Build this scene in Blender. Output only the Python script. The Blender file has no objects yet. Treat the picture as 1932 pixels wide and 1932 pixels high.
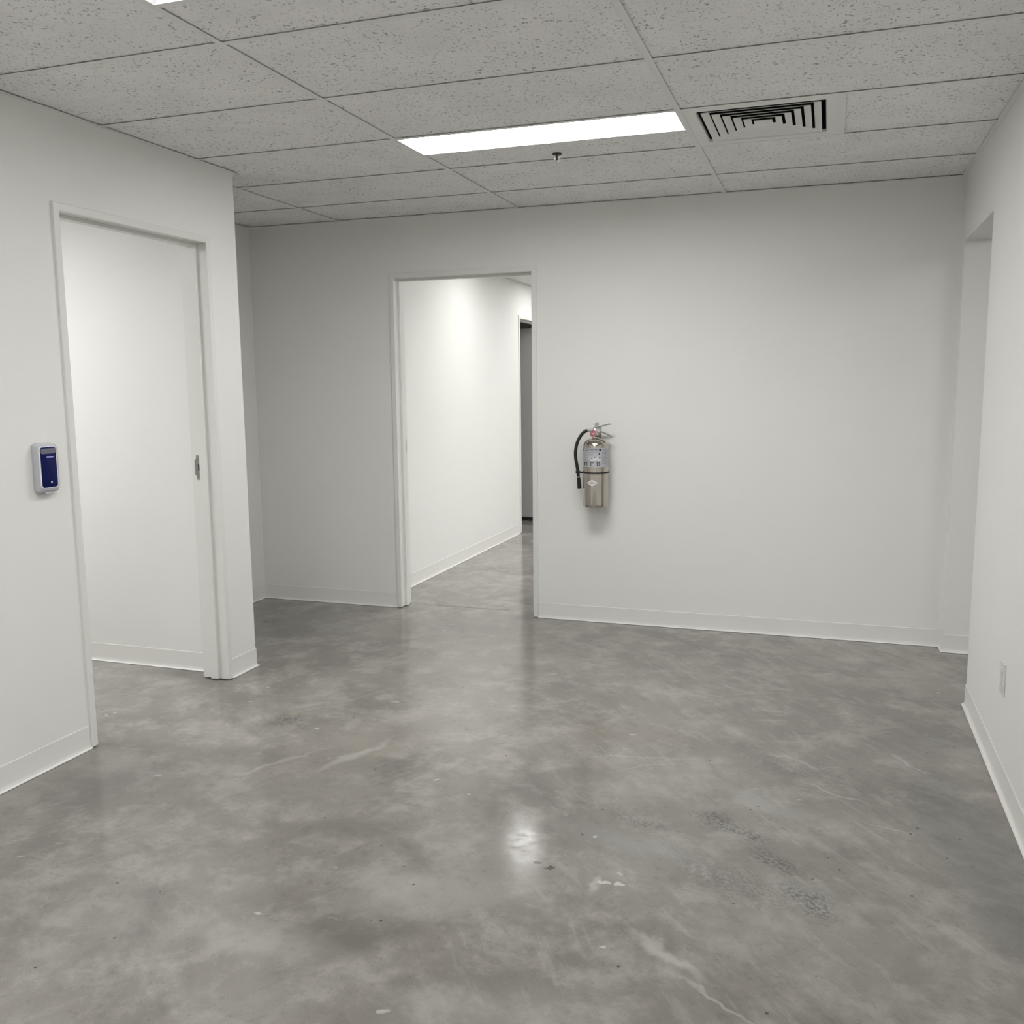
import bpy, bmesh, math, random
from mathutils import Vector, Matrix
from math import pi, sin, cos, radians as R

random.seed(4)
sc = bpy.context.scene
C = bpy.context.collection

# ------------------------------------------------------------------ camera
YAW, PITCH, ROLL, FPX = 0.32719, -0.13621, -0.01026, 1759.44
cd = bpy.data.cameras.new('camera')
cam = bpy.data.objects.new('camera', cd)
C.objects.link(cam)
cd.sensor_fit = 'HORIZONTAL'
cd.sensor_width = 36
cd.lens = FPX / 1932 * 36
cd.clip_start = 0.05
fw = Vector((-sin(YAW) * cos(PITCH), cos(YAW) * cos(PITCH), sin(PITCH)))
rt = Vector((cos(YAW), sin(YAW), 0))
up = rt.cross(fw)
r2 = rt * cos(ROLL) + up * sin(ROLL)
u2 = up * cos(ROLL) - rt * sin(ROLL)
CAM = Vector((1.81885, -2.60530, 1.47132))
m = Matrix((r2, u2, -fw)).transposed().to_4x4()
m.translation = CAM
cam.matrix_world = m
sc.camera = cam

# ------------------------------------------------------------------ world, view, light levels
w = bpy.data.worlds.new('world')
sc.world = w
w.use_nodes = True
w.node_tree.nodes['Background'].inputs[0].default_value = (0.5, 0.5, 0.5, 1)
w.node_tree.nodes['Background'].inputs[1].default_value = 0.05
sc.view_settings.view_transform = 'Standard'
sc.view_settings.look = 'None'
sc.view_settings.gamma = 1
sc.view_settings.use_curve_mapping = False
sc.view_settings.exposure = 0.0
LAMP_MAIN = 32.0       # radiance of the troffer lenses in the room
LAMP_HALL = 17.5      # corridor behind the doorway
LAMP_SIDE = 58.0      # room behind the left doorway
LAMP_NOOK = 19.0      # passage behind the right opening

# ------------------------------------------------------------------ dimensions
H = 2.521
G = 0.6096
W = 2.9245            # back wall face
WT = 0.13
XR = 2.4524
XL = -1.0233
XA = -1.8958
YN = 1.930            # end of the near right wall
YS = 2.821            # stub / end wall of the right passage
HDR = 2.180           # header underside, right opening
YE = 1.5078           # end of the left wall
YP = 1.352            # face of the partition inside the side room
YB = -5.2             # wall behind the camera
BH = 0.098            # cove base height
HC = 2.440            # corridor ceiling
XC = -1.055           # corridor left wall face


# ------------------------------------------------------------------ materials
def new_mat(name):
    mt = bpy.data.materials.new(name)
    mt.use_nodes = True
    nt = mt.node_tree
    return mt, nt, nt.nodes['Principled BSDF']


def N(nt, t, **kw):
    n = nt.nodes.new(t)
    for k, v in kw.items():
        setattr(n, k, v)
    return n


def plain(name, col, rough=0.5, metal=0.0, spec=0.5, var=0.0, scale=30, bump=0.0, bscale=200):
    mt, nt, b = new_mat(name)
    b.inputs['Roughness'].default_value = rough
    b.inputs['Metallic'].default_value = metal
    b.inputs['Specular IOR Level'].default_value = spec
    tc = N(nt, 'ShaderNodeTexCoord')
    no = N(nt, 'ShaderNodeTexNoise')
    no.inputs['Scale'].default_value = scale
    no.inputs['Detail'].default_value = 4
    nt.links.new(tc.outputs['Object'], no.inputs['Vector'])
    mx = N(nt, 'ShaderNodeMix', data_type='RGBA')
    mx.inputs[6].default_value = (col[0] * (1 - var), col[1] * (1 - var), col[2] * (1 - var), 1)
    mx.inputs[7].default_value = (min(1, col[0] * (1 + var)), min(1, col[1] * (1 + var)), min(1, col[2] * (1 + var)), 1)
    nt.links.new(no.outputs['Fac'], mx.inputs[0])
    nt.links.new(mx.outputs[2], b.inputs['Base Color'])
    if bump:
        nb = N(nt, 'ShaderNodeTexNoise')
        nb.inputs['Scale'].default_value = bscale
        nb.inputs['Detail'].default_value = 3
        nt.links.new(tc.outputs['Object'], nb.inputs['Vector'])
        bp = N(nt, 'ShaderNodeBump')
        bp.inputs['Strength'].default_value = bump
        bp.inputs['Distance'].default_value = 0.001
        nt.links.new(nb.outputs['Fac'], bp.inputs['Height'])
        nt.links.new(bp.outputs['Normal'], b.inputs['Normal'])
    return mt


M = {}
M['wall'] = plain('wall_paint', (0.82, 0.82, 0.795), 0.62, 0, 0.3, 0.008, 3, 0.12, 350)
M['base'] = plain('cove_base_vinyl', (0.79, 0.785, 0.755), 0.42, 0, 0.4, 0.008, 5)
M['frame'] = plain('door_frame_paint', (0.78, 0.78, 0.75), 0.4, 0, 0.45, 0.008, 8)
M['tee'] = plain('ceiling_grid_paint', (0.80, 0.80, 0.785), 0.55, 0, 0.3, 0.01, 20)
M['dark'] = plain('dark_void', (0.03, 0.03, 0.03), 0.9, 0, 0.1)
M['duct'] = plain('duct_metal', (0.03, 0.03, 0.032), 0.7, 0, 0.2, 0.05, 20)
M['diffuser'] = plain('diffuser_paint', (0.80, 0.80, 0.78), 0.5, 0, 0.4, 0.01, 20)
M['fixture'] = plain('fixture_paint', (0.78, 0.77, 0.84), 0.35, 0, 0.5, 0.01, 20)
M['steel'] = plain('brushed_steel', (0.50, 0.48, 0.45), 0.38, 1.0, 0.5, 0.1, 40)
M['stainless'] = plain('stainless_steel', (0.54, 0.50, 0.45), 0.09, 1.0, 0.5, 0.03, 12)
M['chrome'] = plain('chrome', (0.72, 0.71, 0.70), 0.18, 1.0, 0.5, 0.02, 30)
M['lever'] = plain('lever_steel', (0.30, 0.29, 0.285), 0.35, 0.9, 0.5, 0.1, 40)
M['slot'] = plain('slot_grey', (0.42, 0.42, 0.41), 0.5)
M['rubber'] = plain('black_rubber', (0.012, 0.012, 0.012), 0.45, 0, 0.4, 0.1, 60)
M['gauge_red'] = plain('gauge_face', (0.42, 0.12, 0.15), 0.35, 0, 0.5, 0.25, 140)
M['glass_white'] = plain('white_print', (0.85, 0.82, 0.83), 0.35)
M['label'] = plain('label_vinyl', (0.50, 0.50, 0.54), 0.4, 0, 0.4, 0.04, 60)
M['label_white'] = plain('label_white', (0.68, 0.68, 0.70), 0.4, 0, 0.4, 0.02, 60)
M['label_navy'] = plain('label_navy', (0.025, 0.028, 0.06), 0.4)
M['label_ink'] = plain('label_ink', (0.05, 0.055, 0.07), 0.5)
M['label_grey'] = plain('label_grey_ink', (0.26, 0.26, 0.29), 0.5)
M['white_plastic'] = plain('white_plastic', (0.53, 0.53, 0.57), 0.25, 0, 0.5, 0.01, 20)
M['rim_plastic'] = plain('rim_plastic', (0.86, 0.86, 0.92), 0.2, 0, 0.5, 0.01, 20)
M['blue'] = plain('blue_plastic', (0.002, 0.006, 0.075), 0.25, 0, 0.18, 0.1, 6)
M['smoke'] = plain('smoked_plastic', (0.16, 0.155, 0.20), 0.2, 0, 0.5, 0.05, 20)
M['lilac'] = plain('lilac_print', (0.45, 0.42, 0.95), 0.4)
M['outlet'] = plain('outlet_plastic', (0.72, 0.72, 0.70), 0.3, 0, 0.5, 0.01, 20)
M['brass'] = plain('dark_bronze', (0.05, 0.048, 0.042), 0.35, 0.6, 0.5, 0.1, 40)
M['door_grey'] = plain('grey_door_paint', (0.42, 0.42, 0.41), 0.5, 0, 0.4, 0.02, 6)
M['wall_dim'] = M['wall']


def emit(name, col, st):
    mt, nt, b = new_mat(name)
    nt.nodes.remove(b)
    e = N(nt, 'ShaderNodeEmission')
    e.inputs[0].default_value = (*col, 1)
    e.inputs[1].default_value = st
    nt.links.new(e.outputs[0], nt.nodes['Material Output'].inputs[0])
    return mt


def tile_mat():
    mt, nt, b = new_mat('acoustic_tile')
    L = nt.links.new
    g = N(nt, 'ShaderNodeNewGeometry')
    b.inputs['Roughness'].default_value = 0.9
    b.inputs['Specular IOR Level'].default_value = 0.15

    def noise(scale, detail, rough=0.5, dist=0.0, src=None):
        n = N(nt, 'ShaderNodeTexNoise')
        n.inputs['Scale'].default_value = scale
        n.inputs['Detail'].default_value = detail
        n.inputs['Roughness'].default_value = rough
        n.inputs['Distortion'].default_value = dist
        L(src or g.outputs['Position'], n.inputs['Vector'])
        return n

    def ramp(src, a, bb, ca=0.0, cb=1.0):
        r = N(nt, 'ShaderNodeMapRange', interpolation_type='SMOOTHSTEP')
        r.inputs[1].default_value = a
        r.inputs[2].default_value = bb
        r.inputs[3].default_value = ca
        r.inputs[4].default_value = cb
        L(src, r.inputs[0])
        return r.outputs[0]

    def mul(a, c):
        mm = N(nt, 'ShaderNodeMath', operation='MULTIPLY')
        L(a, mm.inputs[0])
        if isinstance(c, float):
            mm.inputs[1].default_value = c
        else:
            L(c, mm.inputs[1])
        return mm.outputs[0]

    def mx(a, c):
        mm = N(nt, 'ShaderNodeMath', operation='MAXIMUM')
        L(a, mm.inputs[0])
        L(c, mm.inputs[1])
        return mm.outputs[0]

    # small wormy fissures: high noise, gated by clumps
    fis = ramp(noise(78, 2.5, 0.55, 0.9).outputs['Fac'], 0.600, 0.645)
    clump = ramp(noise(9, 2).outputs['Fac'], 0.36, 0.55, 0.30, 1.0)
    fis = mul(fis, clump)
    # pinholes
    vo = N(nt, 'ShaderNodeTexVoronoi')
    vo.inputs['Scale'].default_value = 75
    L(g.outputs['Position'], vo.inputs['Vector'])
    pin = ramp(vo.outputs['Distance'], 0.17, 0.11)
    sel = ramp(noise(40, 1).outputs['Fac'], 0.46, 0.52)
    pin = mul(pin, sel)
    dark = mx(mul(fis, 0.78), mul(pin, 0.85))
    soft = ramp(noise(4, 3).outputs['Fac'], 0.3, 0.7)
    c1 = N(nt, 'ShaderNodeMix', data_type='RGBA')
    c1.inputs[6].default_value = (0.83, 0.83, 0.815, 1)
    c1.inputs[7].default_value = (0.88, 0.88, 0.865, 1)
    L(soft, c1.inputs[0])
    c2 = N(nt, 'ShaderNodeMix', data_type='RGBA')
    L(dark, c2.inputs[0])
    L(c1.outputs[2], c2.inputs[6])
    c2.inputs[7].default_value = (0.24, 0.24, 0.235, 1)
    L(c2.outputs[2], b.inputs['Base Color'])
    inv = N(nt, 'ShaderNodeMath', operation='SUBTRACT')
    inv.inputs[0].default_value = 1.0
    L(dark, inv.inputs[1])
    bm_ = N(nt, 'ShaderNodeBump')
    bm_.inputs['Strength'].default_value = 0.5
    bm_.inputs['Distance'].default_value = 0.002
    L(inv.outputs[0], bm_.inputs['Height'])
    L(bm_.outputs['Normal'], b.inputs['Normal'])
    return mt


M['tile'] = tile_mat()


def floor_mat():
    mt, nt, b = new_mat('polished_concrete')
    L = nt.links.new
    g = N(nt, 'ShaderNodeNewGeometry')
    P = g.outputs['Position']

    def math(op, a, c=None, clamp=False):
        n = N(nt, 'ShaderNodeMath', operation=op, use_clamp=clamp)
        for i, v in enumerate((a, c)):
            if v is None:
                continue
            if isinstance(v, (int, float)):
                n.inputs[i].default_value = v
            else:
                L(v, n.inputs[i])
        return n.outputs[0]

    def noise(scale, detail=5, rough=0.55, dist=0.0, src=P, off=(0, 0, 0), rot=0, sc3=(1, 1, 1)):
        mp = N(nt, 'ShaderNodeMapping')
        mp.inputs['Location'].default_value = off
        mp.inputs['Scale'].default_value = sc3
        if rot:
            vr = N(nt, 'ShaderNodeVectorRotate', rotation_type='Z_AXIS')
            vr.inputs['Angle'].default_value = -rot
            L(src, vr.inputs['Vector'])
            L(vr.outputs[0], mp.inputs['Vector'])
        else:
            L(src, mp.inputs['Vector'])
        n = N(nt, 'ShaderNodeTexNoise')
        n.inputs['Scale'].default_value = scale
        n.inputs['Detail'].default_value = detail
        n.inputs['Roughness'].default_value = rough
        n.inputs['Distortion'].default_value = dist
        L(mp.outputs[0], n.inputs['Vector'])
        return n.outputs['Fac']

    def ramp(src, a, bb, ca=0.0, cb=1.0):
        r = N(nt, 'ShaderNodeMapRange', interpolation_type='SMOOTHSTEP')
        r.inputs[1].default_value = a
        r.inputs[2].default_value = bb
        r.inputs[3].default_value = ca
        r.inputs[4].default_value = cb
        L(src, r.inputs[0])
        return r.outputs[0]

    def mix(fac, a, c):
        n = N(nt, 'ShaderNodeMix', data_type='RGBA')
        if isinstance(fac, (int, float)):
            n.inputs[0].default_value = fac
        else:
            L(fac, n.inputs[0])
        for i, v in ((6, a), (7, c)):
            if isinstance(v, tuple):
                n.inputs[i].default_value = (*v, 1)
            else:
                L(v, n.inputs[i])
        return n.outputs[2]

    # wobble the lookup so that patch outlines are irregular
    wn = N(nt, 'ShaderNodeTexNoise')
    wn.inputs['Scale'].default_value = 7
    wn.inputs['Detail'].default_value = 5
    L(P, wn.inputs['Vector'])
    sub = N(nt, 'ShaderNodeVectorMath', operation='SUBTRACT')
    L(wn.outputs['Color'], sub.inputs[0])
    sub.inputs[1].default_value = (0.5, 0.5, 0.5)
    scl = N(nt, 'ShaderNodeVectorMath', operation='SCALE')
    L(sub.outputs[0], scl.inputs[0])
    scl.inputs['Scale'].default_value = 0.16
    add = N(nt, 'ShaderNodeVectorMath', operation='ADD')
    L(P, add.inputs[0])
    L(scl.outputs[0], add.inputs[1])
    PW = add.outputs[0]

    def ell(x, y, rx, ry, ang=0.0, soft=0.6, src=None):
        s2 = N(nt, 'ShaderNodeVectorMath', operation='SUBTRACT')
        L(src or PW, s2.inputs[0])
        s2.inputs[1].default_value = (x, y, 0)
        ro = N(nt, 'ShaderNodeVectorRotate', rotation_type='Z_AXIS')
        L(s2.outputs[0], ro.inputs['Vector'])
        ro.inputs['Angle'].default_value = -ang
        mu = N(nt, 'ShaderNodeVectorMath', operation='MULTIPLY')
        L(ro.outputs[0], mu.inputs[0])
        mu.inputs[1].default_value = (1 / rx, 1 / ry, 0)
        ln = N(nt, 'ShaderNodeVectorMath', operation='LENGTH')
        L(mu.outputs[0], ln.inputs[0])
        return ramp(ln.outputs['Value'], 1.0, 1.0 - soft)

    big = noise(1.1, 8, 0.66, 0.1, off=(3.1, 1.7, 0))
    med = noise(4.6, 10, 0.68, 0.15, off=(0.3, 5.1, 0))
    cloud = noise(2.6, 9, 0.66, 0.2, off=(7.3, 2.2, 0), rot=-0.7, sc3=(0.55, 1, 1))
    fine = noise(26, 7, 0.72)
    grain = noise(170, 3, 0.7)
    sepx = N(nt, 'ShaderNodeSeparateXYZ')
    L(P, sepx.inputs[0])
    side_ = ramp(sepx.outputs['X'], 0.55, 1.05)
    st_r = noise(16, 6, 0.62, 0.3, rot=-0.95, sc3=(0.22, 1, 1))
    st_l = noise(14, 6, 0.62, 0.3, off=(3, 0, 0), rot=1.05, sc3=(0.20, 1, 1))
    c = mix(ramp(big, 0.32, 0.68), (0.188, 0.176, 0.158), (0.275, 0.259, 0.235))
    c = mix(math('MULTIPLY', ramp(med, 0.44, 0.66), 0.62), c, (0.37, 0.352, 0.323))
    c = mix(math('MULTIPLY', ramp(cloud, 0.52, 0.68), 0.55), c, (0.125, 0.115, 0.103))
    c = mix(math('MULTIPLY', math('MULTIPLY', ramp(st_r, 0.55, 0.66), side_), 0.24), c, (0.42, 0.405, 0.38))
    c = mix(math('MULTIPLY', math('MULTIPLY', ramp(st_r, 0.44, 0.34), side_), 0.20), c, (0.11, 0.104, 0.095))
    c = mix(math('MULTIPLY', math('MULTIPLY', ramp(st_l, 0.57, 0.67), math('SUBTRACT', 1.0, side_)), 0.20), c, (0.36, 0.34, 0.315))
    c = mix(math('MULTIPLY', ramp(fine, 0.54, 0.70), 0.38), c, (0.10, 0.094, 0.085))
    c = mix(math('MULTIPLY', ramp(fine, 0.44, 0.30), 0.32), c, (0.36, 0.345, 0.32))
    c = mix(math('MULTIPLY', ramp(grain, 0.56, 0.68), 0.26), c, (0.10, 0.097, 0.09))
    # brownish stains
    c = mix(math('MULTIPLY', math('MULTIPLY', ell(0.02, 0.65, 0.55, 0.30, 1.0, 0.9), ramp(med, 0.35, 0.6)), 0.45), c, (0.215, 0.178, 0.145))
    c = mix(math('MULTIPLY', ell(1.05, 1.15, 0.42, 0.16, 0.1, 0.9), 0.25), c, (0.24, 0.19, 0.16))
    # soft tone patches: (x, y, rx, ry, ang, strength, colour)
    dk = (0.115, 0.112, 0.104)
    lt = (0.365, 0.358, 0.34)
    bl = (0.30, 0.31, 0.30)
    for (x, y, rx, ry, a, s, col) in (
            (2.30, 0.45, 0.22, 1.1, 0.15, 0.55, (0.12, 0.122, 0.118)),
            (2.20, 1.45, 0.35, 0.35, 0, 0.35, dk),
            (-1.35, 2.35, 0.65, 0.6, 0, 0.50, (0.07, 0.066, 0.056)),
            (-0.35, 2.55, 0.50, 0.35, 0, 0.25, dk),
            (-0.75, 0.05, 0.40, 0.30, 0.5, 0.40, dk),
            (0.35, 0.02, 0.26, 0.13, 0.3, 0.55, (0.14, 0.132, 0.118)),
            (0.62, -0.52, 0.28, 0.14, 0.3, 0.45, dk),
            (0.75, -0.30, 0.42, 0.14, 0.4, 0.40, lt),
            (0.42, -0.62, 0.25, 0.10, 0.1, 0.45, lt),
            (1.64, 0.62, 0.25, 0.06, -0.55, 0.60, bl),
            (1.30, 0.20, 0.35, 0.10, -0.2, 0.35, bl),
            (1.80, 0.05, 0.18, 0.06, -0.6, 0.35, bl),
            (1.10, -0.70, 0.4, 0.16, 0.4, 0.30, lt)):
        c = mix(math('MULTIPLY', ell(x, y, rx, ry, a, 0.85), s), c, col)
    # light skid, curved streaks
    for (x, y, rx, ry, a, s) in ((0.06, 0.58, 0.26, 0.035, 1.18, 0.50), (-0.20, 0.42, 0.30, 0.02, 1.05, 0.35),
                                 (1.47, -0.36, 0.17, 0.030, -0.62, 0.65), (1.60, -0.50, 0.22, 0.012, -0.55, 0.5),
                                 (1.86, 0.78, 0.20, 0.010, -0.5, 0.5), (2.16, 1.15, 0.16, 0.010, -0.9, 0.5),
                                 (1.22, -0.08, 0.02, 0.06, 0.15, 0.6), (2.05, 0.55, 0.14, 0.008, -0.4, 0.4),
                                 (1.75, 1.05, 0.30, 0.010, -0.35, 0.35), (1.15, 0.90, 0.25, 0.008, 0.4, 0.35),
                                 (1.20, 0.83, 0.22, 0.008, 0.55, 0.35), (1.05, 0.86, 0.22, 0.007, 0.2, 0.3)):
        c = mix(math('MULTIPLY', ell(x, y, rx, ry, a, 0.8), s), c, (0.44, 0.435, 0.41))
    # dark scratched speckle
    sp = ramp(noise(95, 5, 0.75, 0.2, rot=-0.6, sc3=(0.6, 1.2, 1)), 0.48, 0.54)
    for (x, y, rx, ry, a, s) in ((1.55, 0.42, 0.20, 0.07, -0.5, 0.75), (1.72, 0.22, 0.16, 0.07, -0.7, 0.80),
                                 (1.82, 0.02, 0.16, 0.06, -0.7, 0.70), (1.25, 0.36, 0.22, 0.05, -0.25, 0.45),
                                 (-0.42, 0.84, 0.13, 0.10, 0.3, 0.70), (1.60, 0.05, 0.30, 0.12, -0.4, 0.35),
                                 (1.75, 0.95, 0.35, 0.10, -0.35, 0.30), (1.02, 0.92, 0.10, 0.14, 0.1, 0.35)):
        c = mix(math('MULTIPLY', math('MULTIPLY', ell(x, y, rx, ry, a, 0.8), sp), s), c, (0.065, 0.068, 0.068))
    # white flecks and dark pits scattered over the slab
    v = N(nt, 'ShaderNodeTexVoronoi')
    v.inputs['Scale'].default_value = 5.5
    mp = N(nt, 'ShaderNodeMapping')
    mp.inputs['Rotation'].default_value = (0, 0, 0.5)
    mp.inputs['Scale'].default_value = (1, 2.2, 1)
    L(PW, mp.inputs['Vector'])
    L(mp.outputs[0], v.inputs['Vector'])
    fl = math('MULTIPLY', ramp(v.outputs['Distance'], 0.10, 0.05), ramp(noise(2.2, 2, off=(9, 9, 0)), 0.48, 0.6))
    c = mix(math('MULTIPLY', fl, 0.65), c, (0.52, 0.51, 0.49))
    v2 = N(nt, 'ShaderNodeTexVoronoi')
    v2.inputs['Scale'].default_value = 13
    L(P, v2.inputs['Vector'])
    pit = math('MULTIPLY', ramp(v2.outputs['Distance'], 0.075, 0.04), ramp(noise(3.1, 2, off=(4, 1, 0)), 0.46, 0.58))
    c = mix(math('MULTIPLY', pit, 0.8), c, (0.035, 0.034, 0.032))
    # single marks
    wn2 = N(nt, 'ShaderNodeTexNoise')
    wn2.inputs['Scale'].default_value = 45
    L(P, wn2.inputs['Vector'])
    sb2 = N(nt, 'ShaderNodeVectorMath', operation='SUBTRACT')
    L(wn2.outputs['Color'], sb2.inputs[0])
    sb2.inputs[1].default_value = (0.5, 0.5, 0.5)
    sc2 = N(nt, 'ShaderNodeVectorMath', operation='SCALE')
    L(sb2.outputs[0], sc2.inputs[0])
    sc2.inputs['Scale'].default_value = 0.035
    ad2 = N(nt, 'ShaderNodeVectorMath', operation='ADD')
    L(P, ad2.inputs[0])
    L(sc2.outputs[0], ad2.inputs[1])
    PS = ad2.outputs[0]
    for (x, y, rx, ry, a, s, col) in ((1.006, -0.010, 0.018, 0.012, 0.2, 0.9, (0.06, 0.052, 0.045)),
                                      (1.052, -0.030, 0.026, 0.012, 0.4, 0.9, (0.06, 0.052, 0.045)),
                                      (1.232, -0.060, 0.020, 0.014, 0, 0.8, (0.55, 0.54, 0.51)),
                                      (1.276, -0.055, 0.020, 0.013, 0, 0.8, (0.55, 0.54, 0.51)),
                                      (1.268, 0.000, 0.018, 0.014, 0, 0.5, (0.50, 0.49, 0.46))):
        c = mix(math('MULTIPLY', ell(x, y, rx, ry, a, 0.45, src=PS), s), c, col)
    # saw-cut joint under the back doorway
    jn = ell(-0.385, 3.045, 0.62, 0.014, 0.0, 0.7, src=PS)
    c = mix(math('MULTIPLY', jn, 0.8), c, (0.06, 0.056, 0.05))
    L(c, b.inputs['Base Color'])
    rg = math('ADD', ramp(med, 0.3, 0.7, 0.07, 0.14), ramp(fine, 0.4, 0.75, 0.0, 0.12))
    L(rg, b.inputs['Roughness'])
    b.inputs['IOR'].default_value = 1.6
    bu = N(nt, 'ShaderNodeBump')
    bu.inputs['Strength'].default_value = 0.10
    bu.inputs['Distance'].default_value = 0.002
    L(fine, bu.inputs['Height'])
    L(bu.outputs['Normal'], b.inputs['Normal'])
    return mt


M['floor'] = floor_mat()


# ------------------------------------------------------------------ mesh helpers
class MB:
    def __init__(s):
        s.bm = bmesh.new()
        s.mi = 0

    def face(s, vs):
        try:
            f = s.bm.faces.new(vs)
            f.material_index = s.mi
            return f
        except ValueError:
            return None

    def box(s, x0, x1, y0, y1, z0, z1):
        v = [s.bm.verts.new(p) for p in ((x0, y0, z0), (x1, y0, z0), (x1, y1, z0), (x0, y1, z0),
                                         (x0, y0, z1), (x1, y0, z1), (x1, y1, z1), (x0, y1, z1))]
        for q in ((3, 2, 1, 0), (4, 5, 6, 7), (0, 1, 5, 4), (1, 2, 6, 5), (2, 3, 7, 6), (3, 0, 4, 7)):
            s.face([v[i] for i in q])
        return s

    def loft(s, rings, closed=True, caps=True, ends_closed=False):
        rv = [[s.bm.verts.new(p) for p in r] for r in rings]
        n = len(rings[0])
        for a, b2 in zip(rv[:-1], rv[1:]):
            for i in range(n if closed else n - 1):
                j = (i + 1) % n
                s.face([a[i], a[j], b2[j], b2[i]])
        if caps:
            s.face(list(reversed(rv[0])))
            s.face(rv[-1])
        return s

    def lathe(s, prof, c=(0, 0, 0), seg=48, axis='Z'):
        rings = []
        for r, z in prof:
            ring = []
            for i in range(seg):
                a = 2 * pi * i / seg
                x, y = r * cos(a), r * sin(a)
                if axis == 'Z':
                    p = (x, y, z)
                elif axis == 'Y':
                    p = (x, z, -y)
                else:
                    p = (z, x, y)
                ring.append(Vector(p) + Vector(c))
            rings.append(ring)
        return s.loft(rings)

    def tube(s, pts, r, seg=14, rad=None):
        pts = [Vector(p) for p in pts]
        rings = []
        prev = None
        for i, p in enumerate(pts):
            d = (pts[min(i + 1, len(pts) - 1)] - pts[max(i - 1, 0)]).normalized()
            if prev is None:
                n = d.orthogonal().normalized()
            else:
                n = (prev - d * prev.dot(d)).normalized()
            prev = n
            b2 = d.cross(n)
            rr = rad[i] if rad else r
            rings.append([p + (n * cos(2 * pi * k / seg) + b2 * sin(2 * pi * k / seg)) * rr for k in range(seg)])
        return s.loft(rings)

    def prism(s, poly, org, ux, uy, depth):
        """polygon in the (ux, uy) plane, pushed along ux x uy by depth"""
        org, ux, uy = Vector(org), Vector(ux), Vector(uy)
        n = ux.cross(uy).normalized()
        a = [org + ux * p[0] + uy * p[1] for p in poly]
        return s.loft([a, [p + n * depth for p in a]])

    def sweep(s, prof, path, side=1):
        """prof: closed list (offset from wall, z); path: list of (x, y); offset to the left of travel * side"""
        P2 = [Vector((p[0], p[1])) for p in path]
        n = len(P2)
        rings = []
        for i in range(n):
            dirs = []
            if i > 0:
                dirs.append((P2[i] - P2[i - 1]).normalized())
            if i < n - 1:
                dirs.append((P2[i + 1] - P2[i]).normalized())
            nr = [Vector((-d.y, d.x)) * side for d in dirs]
            if len(nr) == 2:
                mt_ = (nr[0] + nr[1])
                mt_ = mt_ / mt_.length_squared * 2
            else:
                mt_ = nr[0]
            rings.append([Vector((P2[i].x + mt_.x * o, P2[i].y + mt_.y * o, z)) for o, z in prof])
        return s.loft(rings)

    def build(s, name, mats, parent=None, smooth=False, bevel=0.0, segs=2, angle=35):
        bmesh.ops.recalc_face_normals(s.bm, faces=s.bm.faces[:])
        me = bpy.data.meshes.new(name)
        s.bm.to_mesh(me)
        s.bm.free()
        for mt_ in (mats if isinstance(mats, (list, tuple)) else [mats]):
            me.materials.append(mt_)
        if smooth:
            for p in me.polygons:
                p.use_smooth = True
            me.set_sharp_from_angle(angle=R(angle))
        o = bpy.data.objects.new(name, me)
        C.objects.link(o)
        if parent is not None:
            o.parent = parent
            o.matrix_parent_inverse = Matrix.Translation(parent.location).inverted()
        if bevel:
            bv = o.modifiers.new('bevel', 'BEVEL')
            bv.width = bevel
            bv.segments = segs
            bv.limit_method = 'ANGLE'
        return o


def structure(o):
    o['kind'] = 'structure'
    return o


def tag(o, label, cat, group=None):
    o['label'] = label
    o['category'] = cat
    if group:
        o['group'] = group
    return o


def empty(name, loc):
    o = bpy.data.objects.new(name, None)
    C.objects.link(o)
    o.location = loc
    o.empty_display_size = 0.05
    return o


# ------------------------------------------------------------------ floor
f = MB()
f.box(-5.2, 5.2, YB - 0.2, 10.6, -0.10, 0.0)
structure(f.build('floor', M['floor']))

# ------------------------------------------------------------------ walls
TOP = H + 0.16
# door openings (outer edge of frame)
LD0, LD1, LDH = 0.3243, 1.2848, 2.1815     # left doorway in x = XL
BD0, BD1, BDH = -0.8680, 0.1145, 2.1775    # back doorway in y = W

b = MB()
b.box(XL - WT, XL, YB - 0.1, LD0 + 0.01, 0, TOP)
b.box(XL - WT, XL, LD1 - 0.01, YE, 0, TOP)
b.box(XL - WT, XL, LD0 + 0.01, LD1 - 0.01, LDH - 0.01, TOP)
b.box(-4.4, XL - WT, YP, YE, 0, TOP)               # partition that closes the side room
b.box(XA - 0.12, XA, YE, W + WT, 0, TOP)           # left side of the alcove
structure(b.build('wall_left', M['wall']))

b = MB()
b.box(XA, BD0 + 0.01, W, W + WT, 0, TOP)
b.box(BD1 - 0.01, XR, W, W + WT, 0, TOP)
b.box(BD0 + 0.01, BD1 - 0.01, W, W + WT, BDH - 0.01, TOP)
b.box(XR, 5.0, YS, W + WT, 0, TOP)
structure(b.build('wall_back', M['wall']))

b = MB()
b.box(XR, XR + 0.12, YB - 0.1, YN, 0, TOP)
b.box(XR, XR + 0.12, YN, YS, HDR, TOP)
structure(b.build('wall_right', M['wall']))

b = MB()
b.box(XL - WT, 5.0, YB - 0.12, YB, 0, TOP)
structure(b.build('wall_front', M['wall']))

b = MB()
b.box(4.9, 5.0, YB, YS, 0, TOP)
b.box(XR + 0.12, 4.9, -0.6, -0.5, 0, TOP)
structure(b.build('wall_right_passage', M['wall']))

b = MB()
b.box(-4.4, -4.3, -3.6, YP, 0, TOP)
b.box(-4.4, XL - WT, -3.7, -3.6, 0, TOP)
structure(b.build('wall_side_room', M['wall']))

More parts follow.
